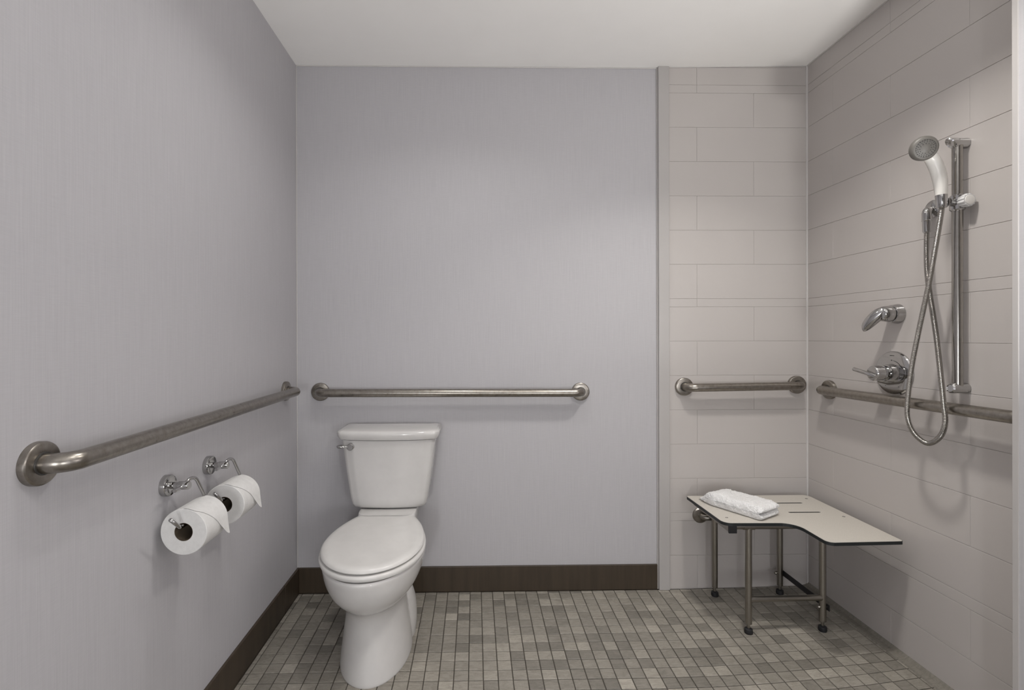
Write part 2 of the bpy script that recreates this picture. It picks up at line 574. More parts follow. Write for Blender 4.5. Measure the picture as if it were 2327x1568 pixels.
for n_, (ar, c, t1, t2, t3) in enumerate(tiles):
    V, F = tile_geo(c, random.uniform(-0.0003, 0.0003))
    if n_ < 300 and ar > 0:
        me = bpy.data.meshes.new('floor_tile')
        me.from_pydata(V, [], F)
        me.materials.append(MAT['stone_tile'])
        put_tone(me, [(t1, t2, t3)] * len(V))
        o = bpy.data.objects.new('floor_tile', me)
        COL.objects.link(o); o.parent = floor
    else:
        k = len(RV)
        RV += V; RF += [tuple(k + a for a in f) for f in F]; RT += [(t1, t2, t3)] * len(V)
me = bpy.data.meshes.new('floor_tiles_rest')
me.from_pydata(RV, [], RF); me.materials.append(MAT['stone_tile']); put_tone(me, RT)
o = bpy.data.objects.new('floor_tiles_rest', me); COL.objects.link(o); o.parent = floor; o['kind'] = 'stuff'

# ------------------------------------------------------------------ grab bars
def flange_profile(R):
    return [(0.0, R), (0.0095, R), (0.0125, R * 0.975), (0.0138, R * 0.93), (0.0145, R * 0.88), (0.0145, R * 0.45)]
def grab_bar(a, b, normal, label, R=0.042, so=0.058, r=0.0190, wall_off=0.0):
    a, b, n = Vector(a), Vector(b), Vector(normal)
    t = thing('grab_bar', (a + b) / 2, label, 'grab bar', 'stainless grab bars')
    d = (b - a).normalized()
    pts = fillet([a, a + n * so, b + n * so, b], 0.036, 10)
    bm = tube(B(), pts, r, 24)
    link('bar_tube', bm, 'brushed_steel', t, True, 40)
    for p in (a, b):
        f = link('flange', lathe(B(), p, n, flange_profile(R), 48), 'brushed_steel', t, True, 24)
        bmr = B()
        lathe(bmr, p + n * 0.0135, n, [(0, r + 0.0035), (0.0022, r + 0.003), (0.0022, r + 0.0005)], 32)
        link('gap_ring', bmr, 'dark_plastic', f, True, 35)  # dark colour stands in for the shaded gap around the tube
    return t
grab_bar((XL, 0.945, 0.958), (XL, 2.160, 0.960), (1, 0, 0), 'long brushed steel grab bar above the toilet paper rolls')
grab_bar((-0.723, D, 0.940), (0.496, D, 0.936), (0, -1, 0), 'long brushed steel grab bar behind the toilet tank')
grab_bar((0.985, D - 0.0085, 0.958), (1.522, D - 0.0085, 0.965), (0, -1, 0), 'short brushed steel grab bar above the shower bench')
grab_bar((XR - 0.0085, 2.146, 0.957), (XR - 0.0085, 1.320, 0.966), (-1, 0, 0), 'brushed steel grab bar that the shower hose loops in front of')

# ------------------------------------------------------------------ toilet
TX = -0.378
toilet = thing('toilet', (TX, D - 0.35, 0), 'white two piece toilet with closed lid and chrome flush lever', 'toilet')
def T(x, v, z): return (TX + x, D - v, z)

def egg(vc, af, ab, w, z, n=56, ef=2.0, eb=2.4):
    out = []
    for k in range(n):
        a = 2 * PI * k / n
        c, s = math.cos(a), math.sin(a)
        e = ef if s >= 0 else eb
        x = w * math.copysign(abs(c) ** (2 / e), c)
        v = vc + (af if s >= 0 else ab) * math.copysign(abs(s) ** (2 / e), s)
        out.append(T(x, v, z))
    return out
def smooth_rings(tab, n):
    """catmull through rows of numbers"""
    P = [tuple(2 * a - b for a, b in zip(tab[0], tab[1]))] + list(tab) + [tuple(2 * a - b for a, b in zip(tab[-1], tab[-2]))]
    out = []
    for i in range(1, len(P) - 2):
        for k in range(n):
            t = k / n
            out.append(tuple(0.5 * (2 * b + (c - a) * t + (2 * a - 5 * b + 4 * c - d) * t * t + (3 * b - a - 3 * c + d) * t ** 3) for a, b, c, d in zip(P[i - 1], P[i], P[i + 1], P[i + 2])))
    out.append(tab[-1])
    return out
bm = B()
body = [(0.000, 0.415, 0.222, 0.16, 0.130),
        (0.010, 0.415, 0.222, 0.16, 0.131),
        (0.060, 0.415, 0.208, 0.16, 0.126),
        (0.130, 0.415, 0.190, 0.16, 0.117),
        (0.195, 0.418, 0.182, 0.16, 0.110),
        (0.236, 0.425, 0.194, 0.17, 0.114),
        (0.268, 0.435, 0.230, 0.19, 0.138),
        (0.303, 0.440, 0.260, 0.21, 0.161),
        (0.342, 0.442, 0.277, 0.23, 0.177),
        (0.375, 0.442, 0.284, 0.24, 0.184),
        (0.392, 0.442, 0.285, 0.24, 0.186),
        (0.400, 0.442, 0.281, 0.24, 0.182)]
loft(bm, [egg(vc, af, ab, w, z) for z, vc, af, ab, w in smooth_rings(body, 4)])
# trapway lobe behind the pedestal
trap = [(0.0, 0.30, 0.15, 0.16, 0.133), (0.04, 0.30, 0.15, 0.16, 0.136), (0.09, 0.30, 0.15, 0.15, 0.134), (0.13, 0.30, 0.145, 0.14, 0.128), (0.165, 0.30, 0.14, 0.13, 0.114), (0.19, 0.30, 0.12, 0.12, 0.09)]
loft(bm, [egg(vc, af, ab, w, z, 40) for z, vc, af, ab, w in smooth_rings(trap, 4)])
# neck and tank deck
deck = [(0.19, 0.20, 0.12, 0.12, 0.085), (0.28, 0.20, 0.15, 0.14, 0.100), (0.36, 0.18, 0.17, 0.15, 0.116), (0.438, 0.150, 0.105, 0.13, 0.122), (0.449, 0.150, 0.10, 0.125, 0.118)]
loft(bm, [egg(vc, af, ab, w, z, 48, 6, 6) for z, vc, af, ab, w in smooth_rings(deck, 4)])
link('bowl', bm, 'porcelain', toilet, True, 50)

def lid_outline(grow=0.0, n=72):
    pts = []
    w, vc, af = 0.184 + grow, 0.475, 0.245 + grow
    for k in range(n // 2 + 1):                       # front half, right to left
        a = PI * k / (n // 2)
        pts.append((w * math.cos(a), vc + af * math.sin(a)))
    back = 0.186 - grow * 0.4
    def side(sx):
        q = []
        for k in range(1, 12):
            t = k / 12
            # cubic from the widest point back to the narrow hinge edge
            p0, p1, p2, p3 = (w, vc), (w, vc - 0.13), (0.128 + grow, back + 0.045), (0.094 + grow, back)
            b0, b1, b2, b3 = (1 - t) ** 3, 3 * t * (1 - t) ** 2, 3 * t * t * (1 - t), t ** 3
            q.append((sx * (b0 * p0[0] + b1 * p1[0] + b2 * p2[0] + b3 * p3[0]), b0 * p0[1] + b1 * p1[1] + b2 * p2[1] + b3 * p3[1]))
        return q
    pts += side(-1)
    hw = 0.094 + grow
    pts += [(-hw + 2 * hw * k / 10, back) for k in range(11)]
    pts += side(1)[::-1]
    return pts
def outline_loft(layers, crown=()):
    """layers = [(grow, z)]"""
    bm = B()
    loft(bm, [[T(x, v, z) for x, v in lid_outline(g)] for g, z in layers] + [[T(x * k, 0.45 + (v - 0.45) * k, z) for x, v in lid_outline(layers[-1][0])] for k, z in crown])
    return bm
link('seat', outline_loft([(-0.004, 0.4035), (0.0045, 0.406), (0.0065, 0.412), (0.0055, 0.419), (0.001, 0.4225), (-0.012, 0.4235)]), 'seat_plastic', toilet, True, 50)
bm = outline_loft([(-0.012, 0.4265), (-0.002, 0.428), (0.001, 0.432), (-0.001, 0.438), (-0.008, 0.4425), (-0.022, 0.4450)], [(0.965, 0.4447), (0.7, 0.4462), (0.4, 0.4472), (0.1, 0.4475)])
link('lid', bm, 'seat_plastic', toilet, True, 40)
for sx in (-1, 1):
    link('hinge', tube(B(), [T(sx * 0.055, 0.192, 0.4335), T(sx * 0.088, 0.192, 0.4335)], 0.0085, 16), 'seat_plastic', toilet, True, 40)

def tank_outline(w, d0, d1, bulge, rc, n=8):
    """half width w, back at d0, front centre at d1; corner radius rc; front bows by bulge"""
    pts = []
    cut = w * 0.86
    fr = []
    for k in range(25):
        x = cut - 2 * cut * k / 24
        fr.append((x, d1 - bulge * (x / w) ** 2))
    ve = fr[0][1]
    right = []
    for k in range(n + 1):
        a = k / n * PI / 2
        right.append((cut + (w - cut) * math.sin(a), ve - bulge * 0.3 - rc * (1 - math.cos(a))))
    left = [(-x, v) for x, v in right]
    bk = 0.012
    pts = [(w - bk, d0), (w, d0 + bk)] + right[::-1] + fr[1:-1] + left + [(-w, d0 + bk), (-w + bk, d0)]
    return pts
def tank_loft(rows):
    bm = B()
    loft(bm, [[T(x, v, z) for x, v in tank_outline(w, d0, d1, bu, rc)] for w, d0, d1, bu, rc, z in rows])
    return bm
tank_rows = [(0.125, 0.045, 0.150, 0.012, 0.020, 0.4495), (0.146, 0.032, 0.172, 0.014, 0.026, 0.452), (0.158, 0.026, 0.184, 0.015, 0.030, 0.459), (0.1640, 0.022, 0.190, 0.016, 0.032, 0.472),
             (0.170, 0.020, 0.193, 0.016, 0.032, 0.50), (0.187, 0.018, 0.200, 0.017, 0.033, 0.62), (0.203, 0.016, 0.207, 0.018, 0.034, 0.752)]
link('tank', tank_loft(tank_rows), 'porcelain', toilet, True, 40)
lid_rows = [(0.205, 0.012, 0.209, 0.018, 0.034, 0.7535), (0.213, 0.010, 0.216, 0.019, 0.036, 0.756), (0.219, 0.009, 0.221, 0.020, 0.038, 0.766), (0.222, 0.008, 0.223, 0.020, 0.04, 0.778),
            (0.221, 0.009, 0.222, 0.020, 0.04, 0.786), (0.216, 0.012, 0.217, 0.020, 0.04, 0.7915), (0.205, 0.02, 0.206, 0.019, 0.04, 0.7945), (0.15, 0.05, 0.17, 0.012, 0.03, 0.7965)]
link('tank_lid', tank_loft(lid_rows), 'porcelain', toilet, True, 40)
lv = link('flush_lever', lathe(B(), T(-0.155, 0.180, 0.727), (0, -1, 0), [(0, 0.015), (0.016, 0.015), (0.018, 0.0125), (0.024, 0.0125), (0.026, 0.0145), (0.034, 0.0145), (0.037, 0.012)], 28), 'chrome', toilet, True, 35)
bm = B()
hp = fillet([T(-0.158, 0.211, 0.729), T(-0.205, 0.214, 0.7275), T(-0.214, 0.196, 0.7265), T(-0.196, 0.185, 0.7265)], 0.006, 6)
tube(bm, hp, 0.0052, 14)
link('lever_arm', bm, 'chrome', lv, True)

# ------------------------------------------------------------------ toilet paper holders and rolls
def paper_set(y0, which):
    dy = y0 - 1.285
    zc = 0.799
    h = thing('toilet_paper_holder', (XL, 1.324 + dy, zc), 'chrome toilet paper holder with round wall plate, ' + which[0], 'paper holder', 'chrome paper holders')
    py = 1.330 + dy
    link('wall_plate', lathe(B(), (XL, py, zc), (1, 0, 0), [(0, 0.0285), (0.013, 0.0285), (0.0152, 0.0272), (0.0158, 0.0255), (0.0158, 0.010)], 40), 'chrome', h, True, 35)
    link('post', lathe(B(), (XL + 0.015, py, zc), (1, 0, 0), [(0, 0.0090), (0.020, 0.0090), (0.022, 0.0110), (0.048, 0.0110), (0.0505, 0.0095)], 28), 'chrome', h, True, 35)
    ax = XL + 0.0755                      # roll axis
    zr = 0.691 + 0.0225 - 0.0048 - 0.0008
    rx = XL + 0.049
    pts = [(rx, py - 0.020, zc - 0.003), (rx + 0.012, py + 0.030, zc + 0.020), (ax, py + 0.086, zr), (ax, 1.272 + dy, zr), (ax - 0.004, 1.236 + dy, zr + 0.033)]
    bm = tube(B(), fillet(pts, [0.022, 0.008, 0.010], 10), 0.0046, 14)
    link('arm', bm, 'chrome', h, True)
    link('arm_stub', lathe(B(), (rx, py - 0.041, zc - 0.003), (0, 1, 0.05), [(0, 0.0046), (0.003, 0.0056), (0.022, 0.0056), (0.024, 0.004)], 16), 'chrome', h, True, 35)
    # the roll itself
    r = thing('toilet_paper_roll', (ax, y0, 0.691), 'full white toilet paper roll with folded end sheet, ' + which[1], 'toilet paper', 'toilet paper rolls')
    L, R, rc = 0.105, 0.0600, 0.0225
    bm = B()
    seg = 64
    def ring(rad, y):
        return [(ax + rad * math.cos(2 * PI * k / seg), y, 0.691 + rad * math.sin(2 * PI * k / seg)) for k in range(seg)]
    e = 0.0015
    rings = [ring(rc + .0012, y0), ring(R - e, y0), ring(R, y0 + e), ring(R, y0 + L - e), ring(R - e, y0 + L), ring(rc + .0012, y0 + L)]
    loft(bm, rings, cap=False)
    link('paper', bm, 'tissue', r, True, 40)
    bm = B()
    loft(bm, [ring(rc + .0012, y0 + .0003), ring(rc, y0 + .0003), ring(rc, y0 + L - .0003), ring(rc + .0012, y0 + L - .0003)], cap=False)
    link('core', bm, 'card_core', r, True, 40)
    # loose end folded to a point
    bm = B()
    nu, nv_ = 14, 26
    ro = R + 0.0016
    s_tan = ro * PI / 2                  # arc from the top of the roll to its room side
    def surf(t, s):
        y = y0 + L * t
        if s < s_tan:
            a = PI / 2 - s / ro
            return Vector((ax + ro * math.cos(a), y, 0.691 + ro * math.sin(a)))
        q = s - s_tan
        return Vector((ax + ro + 0.10 * q + 0.6 * q * q, y, 0.691 - q))
    grid = []
    for i in range(nu + 1):
        t = i / nu
        smax = (0.028 + (0.137 - 0.028) * (t / 0.90)) if t < 0.90 else 0.137 + 0.004 * (t - .9) / .1
        grid.append([surf(0.005 + t * 0.99, smax * j / nv_) for j in range(nv_ + 1)])
    th = 0.0005
    inner = [[Vector((p.x - th * max(0.0, math.cos(max(0.0, PI / 2 - (j / nv_) * 1.6))), p.y, p.z - th * 0.6)) for j, p in enumerate(row)] for row in grid]
    vg = [[bm.verts.new(p) for p in row] for row in grid]
    vi = [[bm.verts.new(p) for p in row] for row in inner]
    for i in range(nu):
        for j in range(nv_):
            bm.faces.new((vg[i][j], vg[i][j + 1], vg[i + 1][j + 1], vg[i + 1][j]))
            bm.faces.new((vi[i + 1][j], vi[i + 1][j + 1], vi[i][j + 1], vi[i][j]))
    rim = [(i, 0) for i in range(nu + 1)] + [(nu, j) for j in range(1, nv_ + 1)] + [(i, nv_) for i in range(nu - 1, -1, -1)] + [(0, j) for j in range(nv_ - 1, 0, -1)]
    for (a, b_), (c_, d_) in zip(rim, rim[1:] + rim[:1]):
        bm.faces.new((vg[a][b_], vg[c_][d_], vi[c_][d_], vi[a][b_]))
    link('end_sheet', bm, 'tissue', r, True, 60)
paper_set(1.285, ('under the middle of the grab bar', 'showing its whole round end'))
paper_set(1.492, ('closer to the toilet tank', 'partly hidden behind the other roll'))

# ------------------------------------------------------------------ shower bench
bench = thing('shower_bench', (1.25, 2.0, 0), 'fold down L shaped shower bench with pale top, black edge and steel legs', 'bench')
ZT = 0.460
def rounded(poly, n=8):
    out = []
    for i, (p, r) in enumerate(poly):
        a, c = Vector(poly[i - 1][0]), Vector(poly[(i + 1) % len(poly)][0])
        p = Vector(p)
        d1, d2 = (a - p).normalized(), (c - p).normalized()
        ang = d1.angle(d2); t = r / math.tan(ang / 2)
        s, e = p + d1 * t, p + d2 * t
        cen = p + (d1 + d2).normalized() * (r / math.sin(ang / 2))
        v0, v1 = s - cen, e - cen
        tot = v0.angle(v1)
        for k in range(n + 1):
            f = k / n
            out.append(cen + v0 * (math.sin((1 - f) * tot) / math.sin(tot)) + v1 * (math.sin(f * tot) / math.sin(tot)))
    return out
outer = rounded([((0.970, 2.240), 0.012), ((1.536, 2.240), 0.030), ((1.536, 1.727), 0.010), ((1.256, 1.720), 0.026), ((1.256, 1.905), 0.060), ((0.978, 1.910), 0.035)])
def slot(x0, x1, y, r=0.0042):
    out = []
    for cx, a0 in ((x1, -PI / 2), (x0, PI / 2)):
        out += [Vector((cx + r * math.cos(a0 + PI * k / 6), y + r * math.sin(a0 + PI * k / 6))) for k in range(7)]
    return out
holes = [slot(1.160, 1.436, 2.133), slot(1.312, 1.436, 2.020)]
def plate(z0, z1, grow, mat, name):
    bm = B()
    def inset(poly, g):
        n = len(poly); out = []
        for i in range(n):
            a, p, c = poly[i - 1], poly[i], poly[(i + 1) % n]
            d = (c - a).normalized()
            out.append(p + Vector((d.y, -d.x)) * g)
        return out
    area = sum(a.x * b.y - b.x * a.y for a, b in zip(outer, outer[1:] + outer[:1]))
    sg = 1 if area > 0 else -1
    es = []
    loops = [inset(outer, grow * sg)] + [inset(h, -grow) for h in holes]
    for lp in loops:
        vv = [bm.verts.new((p.x, p.y, z1)) for p in lp]
        es += [bm.edges.new((vv[i], vv[(i + 1) % len(vv)])) for i in range(len(vv))]
    bmesh.ops.triangle_fill(bm, use_beauty=True, use_dissolve=False, edges=es)
    r = bmesh.ops.extrude_face_region(bm, geom=bm.faces[:])
    for v in [g for g in r['geom'] if isinstance(g, bmesh.types.BMVert)]: v.co.z = z0
    o = link(name, bm, mat, bench)
    return o
core = plate(ZT - 0.0125, ZT - 0.0012, 0.0, 'phenolic_core', 'seat_core')
core['label'] = 'black solid core edge of the seat'
top = plate(ZT - 0.0012, ZT, -0.0016, 'seat_laminate', 'seat_top')
top['label'] = 'pale speckled seat surface with drain slots'
for x, y in ((1.497, 2.188), (1.499, 1.966), (1.019, 1.968), (1.012, 2.188)):
    link('screw', lathe(B(), (x, y, ZT - 0.001), (0, 0, 1), [(0, 0.0055), (0.0014, 0.0055), (0.0018, 0.0045), (0.0008, 0.003)], 16), 'dark_plastic', top)
ZU = ZT - 0.0125
LEGS = [(1.095, 1.945), (1.396, 1.945), (1.098, 2.228), (1.400, 2.228)]
tr = 0.0128
for x, y in LEGS:
    fz = floor_z(x)
    zt = ZU - 0.018
    lg = link('leg', tube(B(), [(x, y, fz + 0.040), (x, y, zt)], tr, 20), 'satin_steel', bench, True, 40)
    ft = link('rubber_foot', lathe(B(), (x, y, fz), (0, 0, 1), [(0.0003, 0.0150), (0.006, 0.0165), (0.018, 0.0150), (0.022, 0.0075)], 20), 'black_rubber', lg, True, 40)
    link('foot_screw', lathe(B(), (x, y, fz + 0.020), (0, 0, 1), [(0, 0.0055), (0.021, 0.0055)], 14), 'satin_steel', lg, True, 40)
for y in (1.945, 2.228):
    link('cross_tube', tube(B(), [(1.035, y, ZU - 0.0145), (1.50, y, ZU - 0.0145)], 0.0115, 18), 'satin_steel', bench, True, 40)
for x, y in LEGS:
    link('tee_sleeve', tube(B(), [(x - 0.022, y, ZU - 0.0145), (x + 0.022, y, ZU - 0.0145)], 0.0140, 20), 'satin_steel', bench, True, 40)
for x in (1.008, 1.478):
    rl = link('side_rail', box(B(), x, x + 0.030, 1.935, 2.245, ZU - 0.032, ZU, 0.002), 'satin_steel', bench)
    link('end_cap', box(B(), x - 0.001, x + 0.031, 1.925, 1.935, ZU - 0.036, ZU - 0.0005, 0.002), 'black_rubber', rl)
# lower stretcher between the front legs and flat stays to the rear legs
link('stretcher', tube(B(), [(1.095, 1.945, 0.140), (1.398, 1.945, 0.143)], 0.0115, 18), 'satin_steel', bench, True, 40)
for x in (1.398,):
    st = link('flat_stay', box(B(), x + 0.0135, x + 0.0175, 1.93, 2.245, 0.094, 0.118, 0.001), 'black_rubber', bench)
    for y in (1.945, 2.228):
        link('bolt', lathe(B(), (x + 0.019, y, 0.106), (-1, 0, 0), [(0, 0.006), (0.034, 0.006), (0.036, 0.0075), (0.041, 0.006), (0.043, 0.003)], 14), 'satin_steel', st, True, 40)
# wall hinge tube with round wall flanges
hz = 0.350
ht = link('hinge_tube', tube(B(), fillet([(1.062, D - 0.0085, hz), (1.062, D - 0.045, hz), (1.500, D - 0.045, hz), (1.500, D - 0.0085, hz)], 0.022, 8), 0.0128, 18), 'satin_steel', bench, True, 40)
for x in (1.062, 1.500):
    link('wall_flange', lathe(B(), (x, D - 0.0085, hz), (0, -1, 0), [(0, 0.0365), (0.005, 0.0365), (0.010, 0.032), (0.012, 0.018)], 32), 'brushed_steel', ht, True, 35)
for x in (1.105, 1.425):
    bm = B()
    loft(bm, [[(xx, D - 0.060, hz - 0.014), (xx, D - 0.030, hz - 0.014), (xx, D - 0.056, ZU), (xx, D - 0.112, ZU)] for xx in (x, x + 0.006)])
    link('hinge_bracket', bm, 'satin_steel', bench)

# ------------------------------------------------------------------ folded towel
def towel():
    from mathutils import noise as mn
    A = Vector((0.985, 2.152)); Bc = Vector((1.128, 1.918))
    u = (Bc - A); L = u.length; u.normalize()
    v = Vector((-u.y, u.x)); W = 0.142
    # side profile of the folded stack: (along the length, height), two layers meeting in a crease at the open end
    P = [(0.004, 0.006), (0.035, 0.0005), (0.12, 0.0005), (0.22, 0.0005), (L - 0.012, 0.0008), (L + 0.004, 0.012), (L - 0.004, 0.0235), (L - 0.022, 0.0265), (L - 0.003, 0.0300), (L + 0.007, 0.043), (L - 0.008, 0.0560),
         (0.215, 0.0575), (0.16, 0.0570), (0.112, 0.0565), (0.104, 0.0590), (0.080, 0.0620), (0.055, 0.0570), (0.028, 0.0420), (0.006, 0.0230), (-0.008, 0.0130)]
    loop = catmull([(a, b, 0) for a, b in P] + [(P[0][0], P[0][1], 0)], 14)[:-1]
    loop.append(loop[0]); loop = resample(loop, 0.0026)
    n = len(loop)
    tops = lambda x: 0.5 * min(0.058, max(0.016, 0.016 + 0.042 * min(1, max(0, x + .008) / 0.055)))
    rings = []
    def ring(vp, g):
        out = []
        for p in loop:
            zm = tops(p.x); uc = L * 0.5
            x = uc + (p.x - uc) * (1 - 0.10 * g)
            zz = zm + (p.y - zm) * (1 - g)
            # the far edge sits a little lower, the tucked end narrows
            zz *= 1 - 0.10 * (vp / W) * (1 if x < 0.1 else 0.4)
            nar = max(0.0, 1 - max(0, x + .008) / 0.07)
            vv = vp + (W * 0.42 - vp) * 0.40 * nar
            # wavy stitched hem
            x += 0.010 * math.sin(vp / W * 5.0 + 0.5) * math.exp(-((x - 0.106) / 0.03) ** 2) * (1 if p.y > 0.03 else 0)
            q = Vector((A.x, A.y)) + u * x + v * vv
            out.append(Vector((q.x, q.y, ZT + max(0.0006, zz))))
        return out
    caps = [0.985, 0.93, 0.86, 0.78, 0.70, 0.61, 0.52, 0.43, 0.34, 0.25, 0.17, 0.10, 0.05, 0.02]
    for g in caps: rings.append(ring(0.016 * (1 - math.sqrt(1 - (1 - g) ** 2)) - 0.016 * 0 + 0.018 * (1 - g) ** 2 * 0, g))
    for k in range(1, 50): rings.append(ring(0.016 + (W - 0.032) * k / 50, 0.0))
    for g in caps[::-1]: rings.append(ring(W - 0.016 * (1 - math.sqrt(1 - (1 - g) ** 2)), g))
    bm = B()
    loft(bm, rings)
    bmesh.ops.recalc_face_normals(bm, faces=bm.faces)
    bm.normal_update()
    for vt in bm.verts:
        p = vt.co
        a = mn.noise(p * 20) * 0.0030 + mn.noise(p * 62 + Vector((5, 1, 2))) * 0.0022 + mn.noise(p * 170) * 0.0018 + mn.noise(p * 380) * 0.0018
        if vt.normal.z > -0.5: vt.co = p + vt.normal * a
        vt.co.z = max(vt.co.z, ZT + 0.0004)
    o = link('folded_towel', bm, 'terry', None, True)
    tag(o, 'white folded terry towel lying on the shower bench', 'towel')
    return o
towel()

# ------------------------------------------------------------------ hand shower on its slide bar
WX = XR - 0.0085                       # face of the tiles
BX, BY = XR - 0.037, 1.5435
sb = thing('shower_slide_bar', (BX, BY, 1.03), 'vertical chrome shower slide bar with ribbed clear knob', 'slide bar')
link('bar_tube', tube(B(), [(BX, BY, 1.028), (BX, BY, 1.813)], 0.0140, 24), 'polished_steel', sb, True, 40)
def end_bracket(z, up):
    bm = B()
    rings = []
    for a, r, tl in ((WX, 0.0165, 0), (WX - 0.005, 0.0170, 0), (BX + 0.008, 0.0160, 0), (BX - 0.014, 0.0170, 0.35), (BX - 0.022, 0.0160, 0.7), (BX - 0.0255, 0.0125, 0.75), (BX - 0.0235, 0.0105, 0.75)):
        rings.append([(a + tl * r * math.sin(2 * PI * k / 28) * up, BY + r * 0.95 * math.cos(2 * PI * k / 28), z + r * math.sin(2 * PI * k / 28)) for k in range(28)])
    loft(bm, rings)
    link('end_bracket', bm, 'chrome', sb, True, 35)
end_bracket(1.813, -1)
end_bracket(1.028, 0.15)
SZ = 1.622
bm = B()
lathe(bm, (BX, BY, SZ - 0.026), (0, 0, 1), [(0, 0.0155), (0.004, 0.0195), (0.048, 0.0195), (0.052, 0.0155)], 28)
link('slider', bm, 'chrome', sb, True, 35)
HX, HY = XR - 0.100, 1.532             # handset socket axis
bm = tube(B(), [(BX, BY, SZ), (BX - 0.028, BY - 0.004, SZ), (HX + 0.0175, HY, SZ)], [0.017, 0.011, 0.0125], 20)
link('holder_arm', bm, 'chrome', sb, True, 40)
# adjusting knob towards the room entrance
kd = Vector((-0.02, -1, 0.0)).normalized()
kb = B()
rr = []
seg = 48
ref = kd.cross(Vector((0, 0, 1))).normalized(); w2 = kd.cross(ref)
for a, r in ((0.012, 0.014), (0.016, 0.0185), (0.034, 0.0215), (0.040, 0.0200)):
    rr.append([Vector((BX, BY, SZ)) + kd * a + (ref * math.cos(2 * PI * k / seg) + w2 * math.sin(2 * PI * k / seg)) * (r * (1.0 if (k // 2) % 2 else 0.90)) for k in range(seg)])
loft(kb, rr)
kn = link('knob', kb, 'clear_knob', sb, True, 30)
link('knob_cap', lathe(B(), Vector((BX, BY, SZ)) + kd * 0.040, kd, [(0, 0.0150), (0.0015, 0.0150), (0.002, 0.013)], 28), 'white_plastic', kn, True, 35)

hs = thing('hand_shower', (HX, HY, SZ), 'white hand shower with grey spray face and long metal hose', 'hand shower')
# socket collar at the foot of the handle
link('collar', lathe(B(), (HX + .001, HY, SZ - 0.020), (-0.05, 0, 1), [(0, 0.0115), (0.004, 0.0140), (0.040, 0.0155), (0.046, 0.0140)], 28), 'chrome', hs, True, 35)
HC = Vector((XR - 0.176, 1.512, 1.784))
hp = catmull([(HX - .001, HY, SZ + 0.022), (HX - 0.004, HY, SZ + 0.06), (HX - 0.013, HY, SZ + 0.10), (HX - 0.030, HY, SZ + 0.135), (HX - 0.060, HY - .006, SZ + 0.160)], 8)
n_ = len(hp)
bm = tube(B(), hp, [0.0150 + 0.0035 * math.sin(PI * i / (n_ - 1)) + 0.002 * i / n_ for i in range(n_)], 24)
link('handle', bm, 'white_plastic', hs, True, 50)
hd = Vector((-0.30, -0.90, -0.32)).normalized()       # spray direction
head = link('spray_head', lathe(B(), HC, hd, [(-0.026, 0.010), (-0.024, 0.020), (-0.016, 0.031), (-0.006, 0.0365)], 40), 'white_plastic', hs, True, 50)
link('spray_rim', lathe(B(), HC, hd, [(-0.006, 0.0370), (0.004, 0.0370), (0.010, 0.0345), (0.0125, 0.030), (0.0125, 0.0275), (0.0105, 0.0265)], 40), 'grey_plastic', hs, True, 50)
face = link('spray_face', lathe(B(), HC, hd, [(0.002, 0.0268), (0.0108, 0.0268), (0.0118, 0.022), (0.0122, 0.012), (0.0132, 0.010), (0.0134, 0.002)], 40), 'grey_plastic', hs, True, 40)
bm = B()
hu = hd.cross(Vector((0, 0, 1))).normalized(); hw = hd.cross(hu)
for r_, n in ((0.0245, 24), (0.0200, 18), (0.0150, 12)):
    for k in range(n):
        a = 2 * PI * k / n + r_ * 40
        lathe(bm, HC + (hu * math.cos(a) + hw * math.sin(a)) * r_ + hd * 0.0105, hd, [(0, 0.0014), (0.003, 0.0011)], 8)
nz = link('nozzle_ring', bm, 'dark_plastic', face); nz['kind'] = 'stuff'
# supply elbow on the wall
el = thing('shower_hose_outlet', (XR, 1.655, 1.636), 'chrome wall elbow feeding the shower hose', 'pipe elbow')
link('wall_plate', lathe(B(), (WX, 1.655, 1.632), (-1, 0, 0), [(0, 0.030), (0.004, 0.030), (0.010, 0.024), (0.012, 0.014)], 36), 'chrome', el, True, 35)
EX = XR - 0.042
bm = tube(B(), fillet([(WX - 0.006, 1.652, 1.626), (EX, 1.645, 1.626), (EX, 1.645, 1.590)], 0.014, 10), 0.0135, 24)
link('elbow', bm, 'chrome', el, True, 40)
link('hose_nut', lathe(B(), (EX, 1.645, 1.592), (0, 0, -1), [(0, 0.0125), (0.003, 0.0145), (0.006, 0.0125), (0.040, 0.0115), (0.044, 0.0095)], 24), 'chrome', el, True, 35)
# hose: from the elbow it falls on the entrance side, loops below the grab bar and climbs to the handset
HXp = XR - 0.092
hpts = [(EX, 1.645, 1.547), (EX - .002, 1.644, 1.50), (XR - 0.050, 1.636, 1.42), (XR - 0.062, 1.612, 1.33), (XR - 0.080, 1.572, 1.20), (XR - 0.092, 1.545, 1.08), (XR - 0.098, 1.528, 0.98), (XR - 0.099, 1.522, 0.92), (XR - 0.099, 1.540, 0.872), (XR - 0.098, 1.584, 0.842),
        (XR - 0.099, 1.632, 0.866), (XR - 0.101, 1.654, 0.915), (XR - 0.102, 1.652, 0.98), (XR - 0.104, 1.635, 1.09), (XR - 0.105, 1.603, 1.23), (XR - 0.105, 1.572, 1.36), (XR - 0.103, 1.550, 1.48), (XR - 0.100, 1.538, 1.56), (HX + .001, HY, SZ - 0.018)]
dense = resample(catmull(hpts, 40), 0.00115)
rad = [0.0069 + 0.0011 * (1 if (i % 4) in (1, 2) else -0.6) for i in range(len(dense))]
bm = tube(B(), dense, rad, 12)
link('hose', bm, 'hose_metal', hs, True)

